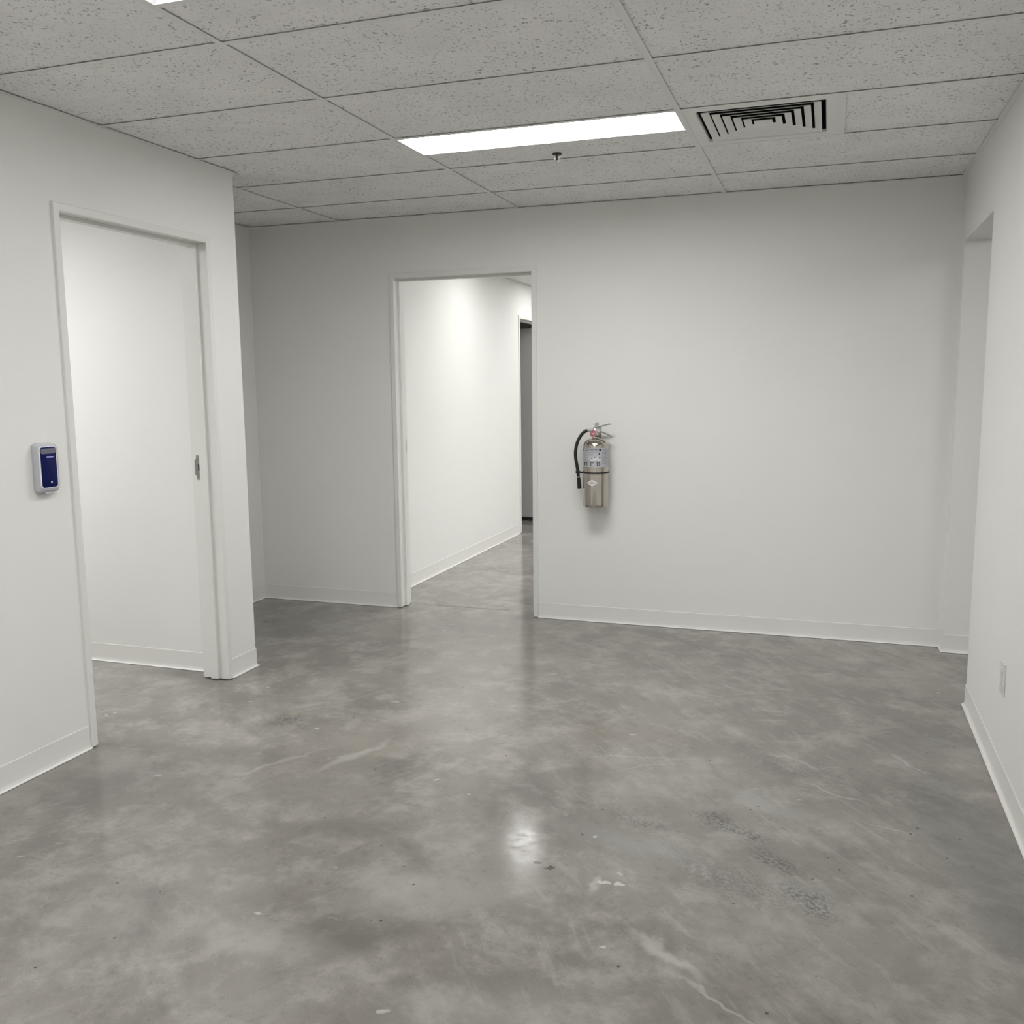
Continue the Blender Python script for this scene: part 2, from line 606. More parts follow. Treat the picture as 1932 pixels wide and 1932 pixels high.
# corridor behind the back doorway
CD0, CD1, CDH = 6.13, 7.05, 2.110
b = MB()
b.box(XC - 0.12, XC, W + WT, CD0, 0, TOP)
b.box(XC - 0.12, XC, CD1, 9.6, 0, TOP)
b.box(XC - 0.12, XC, CD0, CD1, CDH - 0.01, TOP)
structure(b.build('wall_corridor_left', M['wall']))
b = MB()
b.box(3.2, 3.32, W + WT, 9.6, 0, TOP)
b.box(XC - 0.12, 3.32, 9.6, 9.72, 0, TOP)
structure(b.build('wall_corridor_right', M['wall']))
b = MB()
b.box(-3.6, XC - 0.12, 6.70 + 0.9, 6.82 + 0.9, 0, TOP)
b.box(-3.6, XC - 0.12, 5.2, 5.32, 0, TOP)
b.box(-3.7, -3.6, 5.2, 7.72, 0, TOP)
structure(b.build('wall_far_room', M['wall']))

# ------------------------------------------------------------------ ceiling
TZ = H + 0.0045
hw = 0.0119
ANG = 0.022


def cells(xs, ys, skip=()):
    for i in range(len(xs) - 1):
        for j in range(len(ys) - 1):
            if (i, j) not in skip:
                yield xs[i], xs[i + 1], ys[j], ys[j + 1]


b = MB()
ycuts = [YB + 0.001] + [k * G for k in range(-8, 5)] + [W - 0.001]
ycuts = [y for y in ycuts if y >= YB]
g = 0.0016
lights_y = [1.2192, -0.6096, -2.4384, -4.2672]
for x0, x1 in ((XL + 0.001, 0), (0, 2 * G), (2 * G, XR - 0.001)):
    for y0, y1 in zip(ycuts[:-1], ycuts[1:]):
        if x0 == 0 and any(abs(y0 - ly) < 0.01 for ly in lights_y):
            b.box(x0 + g, x1 - g, y0 + 0.3048 + g, y1 - g, TZ, TZ + 0.015)
        elif x0 == 2 * G and abs(y0 - 2 * G) < 0.01:
            b.box(3 * G + g, x1, y0 + g, y1 - g, TZ, TZ + 0.015)
        elif x0 < -0.5 and y0 > 1.0:
            if y0 < 1.4:
                b.box(x0, x1 - g, y0 + g, YE, TZ, TZ + 0.015)
                b.box(-2 * G + g, x1 - g, YE, y1 - g, TZ, TZ + 0.015)
            else:
                b.box(-2 * G + g, x1 - g, y0 + g, y1 - g, TZ, TZ + 0.015)
        else:
            b.box(x0 + (g if x0 == 0 or x0 == 2 * G else 0), x1 - g, y0 + g, y1 - g, TZ, TZ + 0.015)
for y0, y1 in ((YE, 3 * G), (3 * G, 4 * G), (4 * G, W - 0.001)):
    b.box(XA + 0.001, -2 * G - g, y0 + g, y1 - g, TZ, TZ + 0.015)
b.mi = 1
b.box(XA - 0.1, XR + 0.1, YB - 0.1, W + 0.1, TOP, TOP + 0.05)
structure(b.build('ceiling', [M['tile'], M['dark']]))

# suspension grid: flange + web, and the wall angle
b = MB()


def tee_y(x, y0, y1, z=H):
    b.box(x - hw, x + hw, y0, y1, z, z + 0.001)
    b.box(x - 0.0012, x + 0.0012, y0, y1, z + 0.001, z + 0.03)


def tee_x(y, x0, x1, z=H):
    b.box(x0, x1, y - hw, y + hw, z + 0.0001, z + 0.0011)
    b.box(x0, x1, y - 0.0012, y + 0.0012, z + 0.001, z + 0.03)


tee_y(0, YB, W - ANG)
tee_y(2 * G, YB, W - ANG)
tee_y(-2 * G, YE, W - ANG)
tee_y(3 * G, 2 * G + hw, 3 * G - hw)
for k in range(-8, 5):
    y = k * G
    if y < YB:
        continue
    tee_x(y, XL + ANG if y < YE else -2 * G + hw, -hw)
    tee_x(y, hw, 2 * G - hw)
    tee_x(y, 2 * G + hw, XR - ANG)
    if y > YE:
        tee_x(y, XA + ANG, -2 * G - hw)
for ly in lights_y:
    tee_x(ly + 0.3048, hw, 2 * G - hw)
za = H - 0.0006
for (x0, x1, y0, y1) in ((XL, XL + ANG, YB, YE + ANG), (XR - ANG, XR, YB, W), (XA, XR - ANG, W - ANG, W),
                         (XA, XA + ANG, YE, W - ANG), (XA + ANG, XL, YE, YE + ANG), (XL + ANG, XR - ANG, YB, YB + ANG)):
    b.box(x0, x1, y0, y1, za, za + 0.001)
structure(b.build('trim_1', M['tee']))

# corridor, side room and passage ceilings
HALL = [(-0.67, 4.42), (-0.74, 6.22), (1.55, 4.38), (1.55, 6.22)]  # last two are added fills, out of view
SIDE = (-3.30, -0.10)
NOOK = (3.15, 1.10)


def slab(bb, x0, x1, y0, y1, z0, z1, holes=()):
    """box with rectangular 4 ft x 1 ft openings for the light fixtures"""
    ya = y0
    for hx, hy in sorted(holes, key=lambda q: q[1]):
        bb.box(x0, x1, ya, hy, z0, z1)
        bb.box(x0, hx, hy, hy + 0.3048, z0, z1)
        bb.box(hx + 1.2192, x1, hy, hy + 0.3048, z0, z1)
        ya = hy + 0.3048
    bb.box(x0, x1, ya, y1, z0, z1)


b = MB()
slab(b, XC - 0.1, 0.70, W + 0.02, 9.7, HC + 0.003, HC + 0.02, HALL[:2])
slab(b, 0.70, 3.3, W + 0.02, 9.7, HC + 0.003, HC + 0.02, HALL[2:])
b.mi = 1
for y in (3.66, 4.27, 4.88, 5.49, 6.55, 7.16, 7.77):
    b.box(XC, 3.2, y - hw, y + hw, HC, HC + 0.001)
b.box(XC, XC + ANG, W + WT, 9.6, HC - 0.001, HC)
structure(b.build('ceiling_corridor', [M['tile'], M['tee']]))
b = MB()
slab(b, -4.4, XL - WT + 0.1, -3.7, YP + 0.1, H + 0.003, H + 0.02, [SIDE])
structure(b.build('ceiling_side_room', M['tile']))
b = MB()
slab(b, XR + 0.05, 5.0, -0.6, YS + 0.1, H + 0.003, H + 0.02, [NOOK])
structure(b.build('ceiling_passage', M['tile']))
b = MB()
b.box(-3.7, XC - 0.05, 5.2, 7.8, HC + 0.003, HC + 0.05)
structure(b.build('ceiling_far_room', M['tile']))

# ------------------------------------------------------------------ cove base
t = 0.0035
BASE = [(0.0003, BH), (t - 0.001, BH), (t, BH - 0.002), (t, 0.022), (t + 0.0008, 0.014), (t + 0.003, 0.007),
        (t + 0.007, 0.0042), (0.016, 0.0026), (0.0165, 0.0020), (0.0003, 0.0020)]


def base(name, paths, side=1):
    bb = MB()
    for pth in paths:
        bb.sweep(BASE, pth, side)
    return structure(bb.build(name, M['base'], smooth=True, angle=25))


base('baseboard_left', [[(XL, YB), (XL, LD0 - 0.001)], [(XL, LD1 + 0.001), (XL, YE), (XA, YE), (XA, W), (BD0 - 0.001, W)]], -1)
base('baseboard_back', [[(BD1 + 0.001, W), (XR, W), (XR, YS), (4.9, YS)]], -1)
base('baseboard_right', [[(XR, YB), (XR, YN), (XR + 0.12, YN), (XR + 0.12, -0.5)]], 1)
base('baseboard_side_room', [[(-4.3, YP), (XL - WT - 0.014, YP)]], -1)
base('baseboard_corridor', [[(XC, W + WT + 0.01), (XC, CD0 - 0.042)]], -1)


# ------------------------------------------------------------------ door frames
def door_frame(name, org, along, out, width, height, depth, parent):
    """org: outer lower corner on the wall face; along: unit vec across the opening; out: unit vec out of the wall"""
    org, along, out = Vector(org), Vector(along), Vector(out)
    # (distance out of the wall face, distance inward from the outer edge)
    pr = [(-0.001, 0.0), (0.010, 0.0), (0.012, 0.002), (0.012, 0.028), (0.010, 0.031), (-0.046, 0.031), (-0.046, 0.045),
          (-0.086, 0.045), (-0.086, 0.031), (-depth - 0.010, 0.031), (-depth - 0.012, 0.029), (-depth - 0.012, 0.002),
          (-depth - 0.010, 0.0), (-depth + 0.001, 0.0), (-depth + 0.001, 0.018), (-0.001, 0.018)]
    bb = MB()
    rings = []
    rings.append([org + along * i + out * d + Vector((0, 0, 0.006)) for d, i in pr])
    rings.append([org + along * i + out * d + Vector((0, 0, height - i)) for d, i in pr])
    rings.append([org + along * (width - i) + out * d + Vector((0, 0, height - i)) for d, i in pr])
    rings.append([org + along * (width - i) + out * d + Vector((0, 0, 0.006)) for d, i in pr])
    bb.loft(rings)
    return bb.build(name, M['frame'], parent)


def strike(parent, org, dir_, nrm, h=0.122, lip=True):
    """plate on the jamb; dir_: towards the side of the lip; nrm: out of the jamb; org: mid plate"""
    org, d, n = Vector(org), Vector(dir_), Vector(nrm)
    z = Vector((0, 0, 1))
    a, wv = h / 2, 0.0125
    poly = [(-wv, -a), (wv, -a), (wv, -0.040), (wv + 0.010, -0.038), (wv + 0.010, 0.038), (wv, 0.042), (wv, a), (-wv, a)]
    ux = d
    bb = MB()
    bb.loft([[org + ux * p[0] + z * p[1] for p in poly], [org + ux * p[0] + z * p[1] + n * 0.0022 for p in poly]])
    sp_ = bb.build('strike_plate', M['steel'], parent)
    sp_['label'] = 'brushed steel strike plate'
    hb = MB()
    hp = [(-0.011, -0.015), (0.003, -0.015), (0.003, 0.015), (-0.011, 0.015)]
    o2 = org + n * 0.0023
    hb.loft([[o2 + ux * p[0] + z * p[1] for p in hp], [o2 + ux * p[0] + z * p[1] + n * 0.0006 for p in hp]])
    hole = hb.build('latch_hole', M['dark'], sp_)
    for s_ in (-1, 1):
        sb = MB()
        c0 = org + n * 0.0022 + z * (s_ * 0.050)
        ring = [c0 + (ux * cos(k * pi / 6) + z * sin(k * pi / 6)) * 0.0042 for k in range(12)]
        sb.loft([ring, [p + n * 0.0010 for p in ring]])
        sb.build('screw', M['chrome'], sp_)


d1 = structure(empty('door_1', (XL, (LD0 + LD1) / 2, 0)))
door_frame('door_frame', (XL, LD0, 0), (0, 1, 0), (1, 0, 0), LD1 - LD0, LDH, WT, d1)
strike(d1, (XL - 0.086 - 0.0135, LD1 - 0.031 - 0.0002, 1.079), (-1, 0, 0), (0, -1, 0))

d2 = structure(empty('door_2', ((BD0 + BD1) / 2, W, 0)))
door_frame('door_frame', (BD0, W, 0), (1, 0, 0), (0, -1, 0), BD1 - BD0, BDH, WT, d2)
strike(d2, (BD0 + 0.031 + 0.0002, W + 0.086 + 0.0145, 1.075), (0, 1, 0), (1, 0, 0))

d3 = structure(empty('door_3', (XC, (CD0 + CD1) / 2, 0)))
door_frame('door_frame', (XC, CD0 - 0.03, 0), (0, 1, 0), (1, 0, 0), CD1 - CD0 + 0.06, CDH + 0.02, 0.12, d3)
b = MB()
b.box(XC - 0.12 - 0.88, XC - 0.115, 6.95, 6.995, 0.015, 2.05)
dl = b.build('door_leaf', M['door_grey'], d3)
dl['label'] = 'grey door leaf standing open'
b = MB()
b.box(XC - 0.12 - 0.80, XC - 0.115, 6.935, 6.95, 0.015, 0.040)
b.build('door_gap_shade', M['rubber'], dl)  # black strip standing in for the shaded gap under the leaf


# ------------------------------------------------------------------ ceiling lights
def troffer(x0, y0, z, lw, ld, strength, label, idx, group=None):
    tr = empty('troffer_light', (x0 + lw / 2, y0 + ld / 2, z))
    rim = 0.017
    bb = MB()
    X0, X1, Y0, Y1 = x0 + 0.008, x0 + lw - 0.008, y0 + 0.008, y0 + ld - 0.008
    zt = z + 0.085
    z0 = z + 0.0012
    # rim, sloping white reflector up to the lens, closed top
    def rr(k, zz):
        return [Vector((X0 + k, Y0 + k, zz)), Vector((X1 - k, Y0 + k, zz)), Vector((X1 - k, Y1 - k, zz)), Vector((X0 + k, Y1 - k, zz))]
    bb.loft([rr(0, zt), rr(0, z0), rr(0.004, z0), rr(rim, z0 + 0.010), rr(rim, z0 + 0.018)], caps=False)
    bb.loft([rr(0, zt), rr(0.0005, zt + 0.001)])
    bb.build('housing', M['fixture'], tr)
    em = emit('lamp_lens_%d' % idx, (1.0, 0.995, 0.985), strength)
    ym = (Y0 + Y1) / 2
    dw = 0.0018
    for (b0, b1) in ((Y0 + rim, ym - dw), (ym + dw, Y1 - rim)):
        lb = MB()
        lb.box(X0 + rim, X1 - rim, b0, b1, z0 + 0.010, z0 + 0.014)
        lb.build('lens', em, tr)
    db = MB()
    db.box(X0 + rim, X1 - rim, ym - dw, ym + dw, z0 + 0.0095, z0 + 0.014)
    db.build('lens_divider', M['fixture'], tr)
    tag(tr, label, 'ceiling light', group)
    return tr


troffer(0, 1.2192, H, 1.2192, 0.3048, LAMP_MAIN, 'long white ceiling light glowing beside the square air vent', 1)
troffer(0, -0.6096, H, 1.2192, 0.3048, LAMP_MAIN * 0.52, 'long white ceiling light cut off at the top edge of the photo', 2)
troffer(0, -2.4384, H, 1.2192, 0.3048, LAMP_MAIN * 1.0, 'long white ceiling light overhead beside the viewer, out of view', 3)
troffer(0, -4.2672, H, 1.2192, 0.3048, LAMP_MAIN, 'long white ceiling light behind the viewer, out of view', 4)
troffer(*HALL[0], HC, 1.2192, 0.3048, LAMP_HALL, 'long white ceiling light in the corridor behind the back doorway', 5)
troffer(*HALL[1], HC, 1.2192, 0.3048, LAMP_HALL, 'long white ceiling light farther down the corridor by the grey door', 6)
troffer(*HALL[2], HC, 1.2192, 0.3048, LAMP_HALL * 3.0, 'added fill light, unseen, on the far side of the corridor, hidden by the back wall', 9)  # unseen fixture added to brighten the corridor walls and floor
troffer(*HALL[3], HC, 1.2192, 0.3048, LAMP_HALL * 2.4, 'added fill light, unseen, at the far corner of the corridor, hidden from view', 10)  # second unseen fixture, added for more broad corridor light
troffer(*SIDE, H, 1.2192, 0.3048, LAMP_SIDE, 'long white ceiling light in the room behind the left doorway', 7)
troffer(*NOOK, H, 1.2192, 0.3048, LAMP_NOOK, 'long white ceiling light in the passage behind the right wall', 8)

# ------------------------------------------------------------------ air diffuser
cx, cy = 2.5 * G, 2.5 * G
v = empty('air_vent', (cx, cy, H))
b = MB()


def sq(h, z):
    return [Vector((cx - h, cy - h, z)), Vector((cx + h, cy - h, z)), Vector((cx + h, cy + h, z)), Vector((cx - h, cy + h, z))]


zb = H + 0.0015
b.loft([sq(0.2985, zb + 0.006), sq(0.2985, zb), sq(0.250, zb), sq(0.245, zb + 0.003), sq(0.243, zb + 0.014), sq(0.2445, zb + 0.014), sq(0.2465, zb + 0.005), sq(0.252, zb + 0.002)], caps=False)
b.build('frame', M['diffuser'], v)
for h in (0.226, 0.188, 0.150, 0.112, 0.074):
    b = MB()
    b.loft([sq(h - 0.026, zb + 0.0108), sq(h, zb + 0.0022), sq(h + 0.0008, zb), sq(h - 0.0006, zb), sq(h - 0.0014, zb + 0.0014), sq(h - 0.0270, zb + 0.0100), sq(h - 0.026, zb + 0.0108)], caps=False)
    b.build('louvre', M['diffuser'], v)
b = MB()
b.loft([sq(0.036, zb), sq(0.036, zb + 0.003)])
b.build('centre_plate', M['diffuser'], v)
b = MB()
b.loft([sq(0.2455, zb + 0.014), sq(0.2455, zb + 0.13)], caps=False)
b.loft([sq(0.2456, zb + 0.13), sq(0.24, zb + 0.131)])
b.build('duct_collar', M['duct'], v)
tag(v, 'square louvred air vent set flush in the tiled ceiling', 'vent')

# ------------------------------------------------------------------ sprinkler
sx, sy = 0.594, 1.700
s = empty('fire_sprinkler', (sx, sy, TZ))
b = MB()
b.lathe([(0.012, 0.0), (0.0385, 0.0), (0.0385, -0.0016), (0.034, -0.0045), (0.020, -0.0055), (0.0185, -0.004), (0.012, -0.002)], (sx, sy, TZ), 40)
b.build('escutcheon', M['tee'], s, smooth=True)
b = MB()
b.lathe([(0.021, -0.0057), (0.023, -0.0085), (0.019, -0.0125), (0.008, -0.014), (0.0045, -0.0145), (0.0042, -0.034), (0.0052, -0.036), (0.003, -0.037)], (sx, sy, TZ), 28)
b.build('sprinkler_body', M['brass'], s, smooth=True)
b = MB()
for sg in (-1, 1):
    b.tube([(sx + sg * 0.009, sy, TZ - 0.013), (sx + sg * 0.0105, sy, TZ - 0.022), (sx + sg * 0.009, sy, TZ - 0.031), (sx + sg * 0.002, sy, TZ - 0.038)], 0.0016, 8)
b.build('frame_arm', M['chrome'], s, smooth=True)
b = MB()
b.lathe([(0.002, -0.0385), (0.013, -0.040), (0.0135, -0.0412), (0.004, -0.0415), (0.001, -0.043)], (sx, sy, TZ), 24)
b.build('deflector', M['chrome'], s, smooth=True)
tag(s, 'small pendant fire sprinkler with round plate below the ceiling light', 'sprinkler')


# ------------------------------------------------------------------ outlet
oy, oz = 1.060, 0.396
o = empty('wall_outlet', (XR, oy, oz))
b = MB()
b.box(XR - 0.0065, XR - 0.0003, oy - 0.037, oy + 0.037, oz - 0.0605, oz + 0.0605)
b.build('cover_plate', M['outlet'], o, bevel=0.002)
b = MB()
b.box(XR - 0.0085, XR - 0.0064, oy - 0.017, oy + 0.017, oz - 0.034, oz + 0.034)
rc = b.build('receptacle', M['outlet'], o, bevel=0.001)
for zz in (0.019, -0.019):
    for yy, hh in ((-0.006, 0.0045), (0.006, 0.0035)):
        sb = MB()
        sb.box(XR - 0.0088, XR - 0.0084, oy + yy - 0.0008, oy + yy + 0.0008, oz + zz - hh, oz + zz + hh)
        sb.build('slot', M['slot'], rc)
    sb = MB()
    sb.lathe([(0.0001, 0), (0.0022, 0), (0.0022, -0.0004), (0.0001, -0.0004)], (XR - 0.0084, oy, oz + zz - 0.010), 10, axis='X')
    sb.build('slot', M['slot'], rc)
tag(o, 'white electrical outlet low on the right wall', 'outlet')


# ------------------------------------------------------------------ soap dispenser
def rrect(y0, y1, z0, z1, r, x, seg=6):
    pts = []
    for (yy, zz, a0) in ((y1 - r, z1 - r, 0), (y0 + r, z1 - r, 90), (y0 + r, z0 + r, 180), (y1 - r, z0 + r, 270)):
        for k in range(seg + 1):
            a = R(a0 + 90 * k / seg)
            pts.append(Vector((x, yy + r * cos(a), zz + r * sin(a))))
    return pts


DY0, DY1, DZ0, DZ1 = 0.139, 0.240, 1.079, 1.268
D = empty('soap_dispenser', (XL, (DY0 + DY1) / 2, DZ0))
b = MB()
X0 = XL + 0.0005
xf = XL + 0.036
b.loft([rrect(DY0 + 0.002, DY1 - 0.002, DZ0 + 0.004, DZ1 - 0.002, 0.012, X0),
        rrect(DY0, DY1, DZ0, DZ1, 0.013, X0 + 0.004),
        rrect(DY0 + 0.001, DY1 - 0.001, DZ0 + 0.001, DZ1 - 0.004, 0.014, X0 + 0.022),
        rrect(DY0 + 0.004, DY1 - 0.004, DZ0 + 0.006, DZ1 - 0.010, 0.016, xf - 0.006),
        rrect(DY0 + 0.007, DY1 - 0.007, DZ0 + 0.012, DZ1 - 0.014, 0.016, xf - 0.001),
        rrect(DY0 + 0.010, DY1 - 0.010, DZ0 + 0.016, DZ1 - 0.017, 0.014, xf)])
body = b.build('housing', M['white_plastic'], D, smooth=True, angle=40)
b = MB()
wy0, wy1, wz0, wz1 = 0.1440, 0.2200, 1.100, 1.2530
b.loft([rrect(wy0 - 0.003, wy1 + 0.003, wz0 - 0.003, wz1 + 0.003, 0.013, xf - 0.003),
        rrect(wy0 - 0.0028, wy1 + 0.0028, wz0 - 0.0028, wz1 + 0.0028, 0.013, xf + 0.0016),
        rrect(wy0 - 0.001, wy1 + 0.001, wz0 - 0.001, wz1 + 0.001, 0.012, xf + 0.002)])
b.build('window_rim', M['rim_plastic'], D, smooth=True)
b = MB()
b.loft([rrect(wy0, wy1, wz0, wz1, 0.011, xf + 0.0004),
        rrect(wy0, wy1, wz0, wz1, 0.011, xf + 0.0024),
        rrect(wy0 + 0.002, wy1 - 0.002, wz0 + 0.002, wz1 - 0.002, 0.010, xf + 0.0032)])
wn = b.build('blue_window', M['blue'], D, smooth=True)
b = MB()
b.loft([rrect(wy0 + 0.003, wy1 - 0.003, wz1 - 0.025, wz1 - 0.005, 0.006, xf + 0.0030),
        rrect(wy0 + 0.003, wy1 - 0.003, wz1 - 0.025, wz1 - 0.005, 0.006, xf + 0.0036)])
b.build('sight_strip', M['smoke'], wn)
b = MB()
for k in range(7):
    yy = 0.173 + k * 0.0048
    b.box(xf + 0.0031, xf + 0.0037, yy, yy + 0.0036, wz1 - 0.0405, wz1 - 0.0358)
b.build('logo_print', M['lilac'], wn)
b = MB()
b.lathe([(0.0001, 0), (0.0036, 0), (0.0036, 0.0006), (0.0001, 0.0006)], (xf + 0.0031, 0.189, wz0 + 0.019), 16, axis='X')
b.build('indicator', M['rim_plastic'], wn)
b = MB()
b.box(X0 + 0.006, xf - 0.010, DY0 + 0.030, DY1 - 0.030, DZ0 - 0.006, DZ0 + 0.004)
b.build('nozzle', M['white_plastic'], D, bevel=0.002)
tag(D, 'white wall soap dispenser with a dark blue window beside the left doorway', 'dispenser')

# ------------------------------------------------------------------ fire extinguisher
EX, EY, ER = 0.5035, 2.8405, 0.0765
E0 = empty('fire_extinguisher', (EX, EY, 0.738))
EC = Vector((EX, EY, 0))
b = MB()
prof = [(0.001, 0.744), (0.060, 0.744), (0.066, 0.738), (0.0735, 0.738), (0.0765, 0.745), (ER, 0.752)]
prof += [(ER, 1.098)]
for k in range(1, 13):
    a = R(90 * k / 12)
    prof.append((0.020 + (ER - 0.020) * cos(a), 1.098 + 0.050 * sin(a)))
prof += [(0.0195, 1.156), (0.001, 1.156)]
b.lathe(prof, EC, 96)
b.build('cylinder', M['stainless'], E0, smooth=True, angle=30)

CA = math.atan2(CAM.x - EX, EY - CAM.y)          # azimuth towards the viewer, from -y towards +x


def cyl(theta, z, dr=0.0):
    a = CA + theta
    return Vector((EX + (ER + dr) * sin(a), EY - (ER + dr) * cos(a), z))


def patch(bb, t0, t1, z0, z1, dr=0.0006, n=None):
    n = n or max(1, int(abs(t1 - t0) / R(3)))
    lo = [bb.bm.verts.new(cyl(t0 + (t1 - t0) * i / n, z0, dr)) for i in range(n + 1)]
    hi = [bb.bm.verts.new(cyl(t0 + (t1 - t0) * i / n, z1, dr)) for i in range(n + 1)]
    for i in range(n):
        bb.face([lo[i], lo[i + 1], hi[i + 1], hi[i]])


def thz(px, py):
    """pixel inside the cylinder silhouette -> (theta, z)"""
    q = max(-0.999, min(0.999, (px - 1124.2) / 23.9))
    return math.asin(q), 0.736 + (955.3 - py) / 313.0 + 0.010


def pbox(bb, x0, x1, y0, y1, dr):
    t0, za_ = thz(x0, y1)
    t1, zc_ = thz(x1, y0)
    patch(bb, t0, t1, za_, zc_, dr)


lab = MB()
patch(lab, R(-118), R(112), thz(0, 882.2)[1], thz(0, 847)[1], 0.0005)
labo = lab.build('label', M['label'], E0, smooth=True)
labo['label'] = 'grey instruction label wrapped around the steel cylinder'
bb = MB()
pbox(bb, 1114, 1125.5, 863.5, 871.0, 0.0008)
pbox(bb, 1126, 1133.5, 863.5, 871.0, 0.0008)
bb.build('label_panel', M['label_white'], labo)
bb = MB()
pbox(bb, 1101.8, 1134.4, 848.3, 852.4, 0.0010)
bb.build('title_band', M['label_navy'], labo)
bb = MB()
random.seed(7)
pbox(bb, 1103.6, 1106.2, 849.4, 851.4, 0.0014)
xx = 1108.0
while xx < 1129:
    wd = random.uniform(0.9, 1.6)
    pbox(bb, xx, xx + wd, 849.6, 851.4, 0.0014)
    xx += wd + 0.5
bb.build('title_print', M['label_white'], labo)
bb = MB()
for (x0, x1, yy) in ((1104, 1127, 855), (1104, 1120, 858.3), (1103.5, 1112, 861.5), (1114, 1121, 861.5), (1103.5, 1111, 864.8),
                     (1103.5, 1111, 868.5), (1103.5, 1133, 871.6)):
    xx = x0
    while xx < x1:
        wd = random.uniform(1.0, 2.4)
        pbox(bb, xx, min(xx + wd, x1), yy - 0.45, yy + 0.45, 0.0014)
        xx += wd + 0.4
pbox(bb, 1136.3, 1136.8, 848, 876, 0.0014)
for k in range(11):
    yy = 849.5 + k * 2.6
    pbox(bb, 1138, 1145.5, yy - 0.4 - 0.0, yy + 0.3, 0.0014)
bb.build('fine_print', M['label_grey'], labo)
# pictograms: an arch, an open box and a looped arrow, plus the small figures above them
for rects in (((1103.8, 1109.2, 873.2, 874.6), (1103.8, 1105.4, 874.6, 879.6), (1107.6, 1109.2, 874.6, 879.6)),
              ((1114.0, 1120.4, 873.4, 874.8), (1114.0, 1115.6, 874.8, 879.6), (1115.6, 1117.6, 878.4, 879.6)),
              ((1125.6, 1132.0, 873.4, 874.8), (1126.2, 1127.8, 874.8, 879.8), (1127.8, 1130.4, 878.4, 879.8), (1130.4, 1132.0, 874.8, 879.2)),
              ((1129.6, 1131.8, 855.0, 859.2),), ((1116.2, 1118.4, 864.2, 867.2),), ((1121.0, 1123.6, 863.8, 865.8),), ((1129.8, 1133.0, 864.2, 866.6),)):
    bb = MB()
    for q in rects:
        pbox(bb, *q, 0.0014)
    bmesh.ops.remove_doubles(bb.bm, verts=bb.bm.verts[:], dist=0.0006)
    bb.build('pictogram', M['label_ink'], labo)

# diamond emblem
tc_, zc_ = thz(1117.6, 911.8)
hh, wh = 0.0190, 0.036


def dmd(u, v_, dr):
    return cyl(tc_ + u / ER, zc_ + v_, dr)


bb = MB()
n = 10
top = [bb.bm.verts.new(dmd(-wh + 2 * wh * i / n, hh * (1 - abs(-1 + 2 * i / n)), 0.0008)) for i in range(n + 1)]
bot = [bb.bm.verts.new(dmd(-wh + 2 * wh * i / n, -hh * (1 - abs(-1 + 2 * i / n)) - (0.00001 if i in (0, n) else 0), 0.0008)) for i in range(n + 1)]
for i in range(n):
    bb.face([bot[i], bot[i + 1], top[i + 1], top[i]])
emb = bb.build('emblem', M['glass_white'], E0)
emb['label'] = 'white diamond emblem with small black lettering'


def text_on(txt, size, u0, v0, fn, name, mat, parent):
    cu = bpy.data.curves.new('lettering', 'FONT')
    cu.body = txt
    cu.size = size
    cu.align_x = 'CENTER'
    cu.align_y = 'CENTER'
    cu.resolution_u = 2
    to = bpy.data.objects.new('lettering', cu)
    C.objects.link(to)
    dg = bpy.context.evaluated_depsgraph_get()
    me = bpy.data.meshes.new_from_object(to.evaluated_get(dg))
    bpy.data.objects.remove(to)
    for vv in me.vertices:
        vv.co = fn(u0 + vv.co.x, v0 + vv.co.y)
    me.name = name
    me.materials.clear()
    me.materials.append(mat)
    o_ = bpy.data.objects.new(name, me)
    C.objects.link(o_)
    o_.parent = parent
    o_.matrix_parent_inverse = Matrix.Translation(parent.matrix_world.translation).inverted()
    return o_


text_on('AMEREX', 0.0125, 0, -0.001, lambda u, v_: dmd(u, v_, 0.0014), 'lettering', M['label_ink'], emb)
bb = MB()
for (u0, u1, v0, v1) in ((-0.006, 0.006, 0.0075, 0.0090), (-0.002, 0.002, -0.0115, -0.0100)):
    q = [bb.bm.verts.new(dmd(*p, 0.0014)) for p in ((u0, v0), (u1, v0), (u1, v1), (u0, v1))]
    bb.face(q)
bb.build('emblem_print', M['label_ink'], emb)

# strap around the cylinder that also holds the hose
zs = thz(0, 893.5)[1]
bb = MB()
rings = []
for k in range(64):
    a = 2 * pi * k / 64
    ca, sa = cos(a), sin(a)
    rings.append([Vector((EX + r_ * ca, EY + r_ * sa, zs + dz)) for r_, dz in ((ER + 0.0003, -0.0055), (ER + 0.0032, -0.0055), (ER + 0.0032, 0.0055), (ER + 0.0003, 0.0055))])
rings.append(rings[0])
bb.loft(rings, caps=False)
HX, HY = EX - ER - 0.026, EY - 0.030
a0 = cyl(R(-86), zs)
bb.loft([[Vector((EX - ER + 0.010, EY - 0.043, zs - 0.0055)), Vector((EX - ER + 0.010, EY - 0.043, zs + 0.0055)), Vector((EX - ER + 0.008, EY - 0.039, zs + 0.0055)), Vector((EX - ER + 0.008, EY - 0.039, zs - 0.0055))],
         [Vector((HX - 0.004, HY - 0.0135, zs - 0.004)), Vector((HX - 0.004, HY - 0.0135, zs + 0.009)), Vector((HX - 0.004, HY - 0.011, zs + 0.009)), Vector((HX - 0.004, HY - 0.011, zs - 0.004))]])
bb.tube([(HX, HY, zs - 0.006), (HX, HY, zs + 0.009)], 0.0135, 18)
st_ = bb.build('strap', M['rubber'], E0, smooth=True)
st_['label'] = 'black rubber strap'

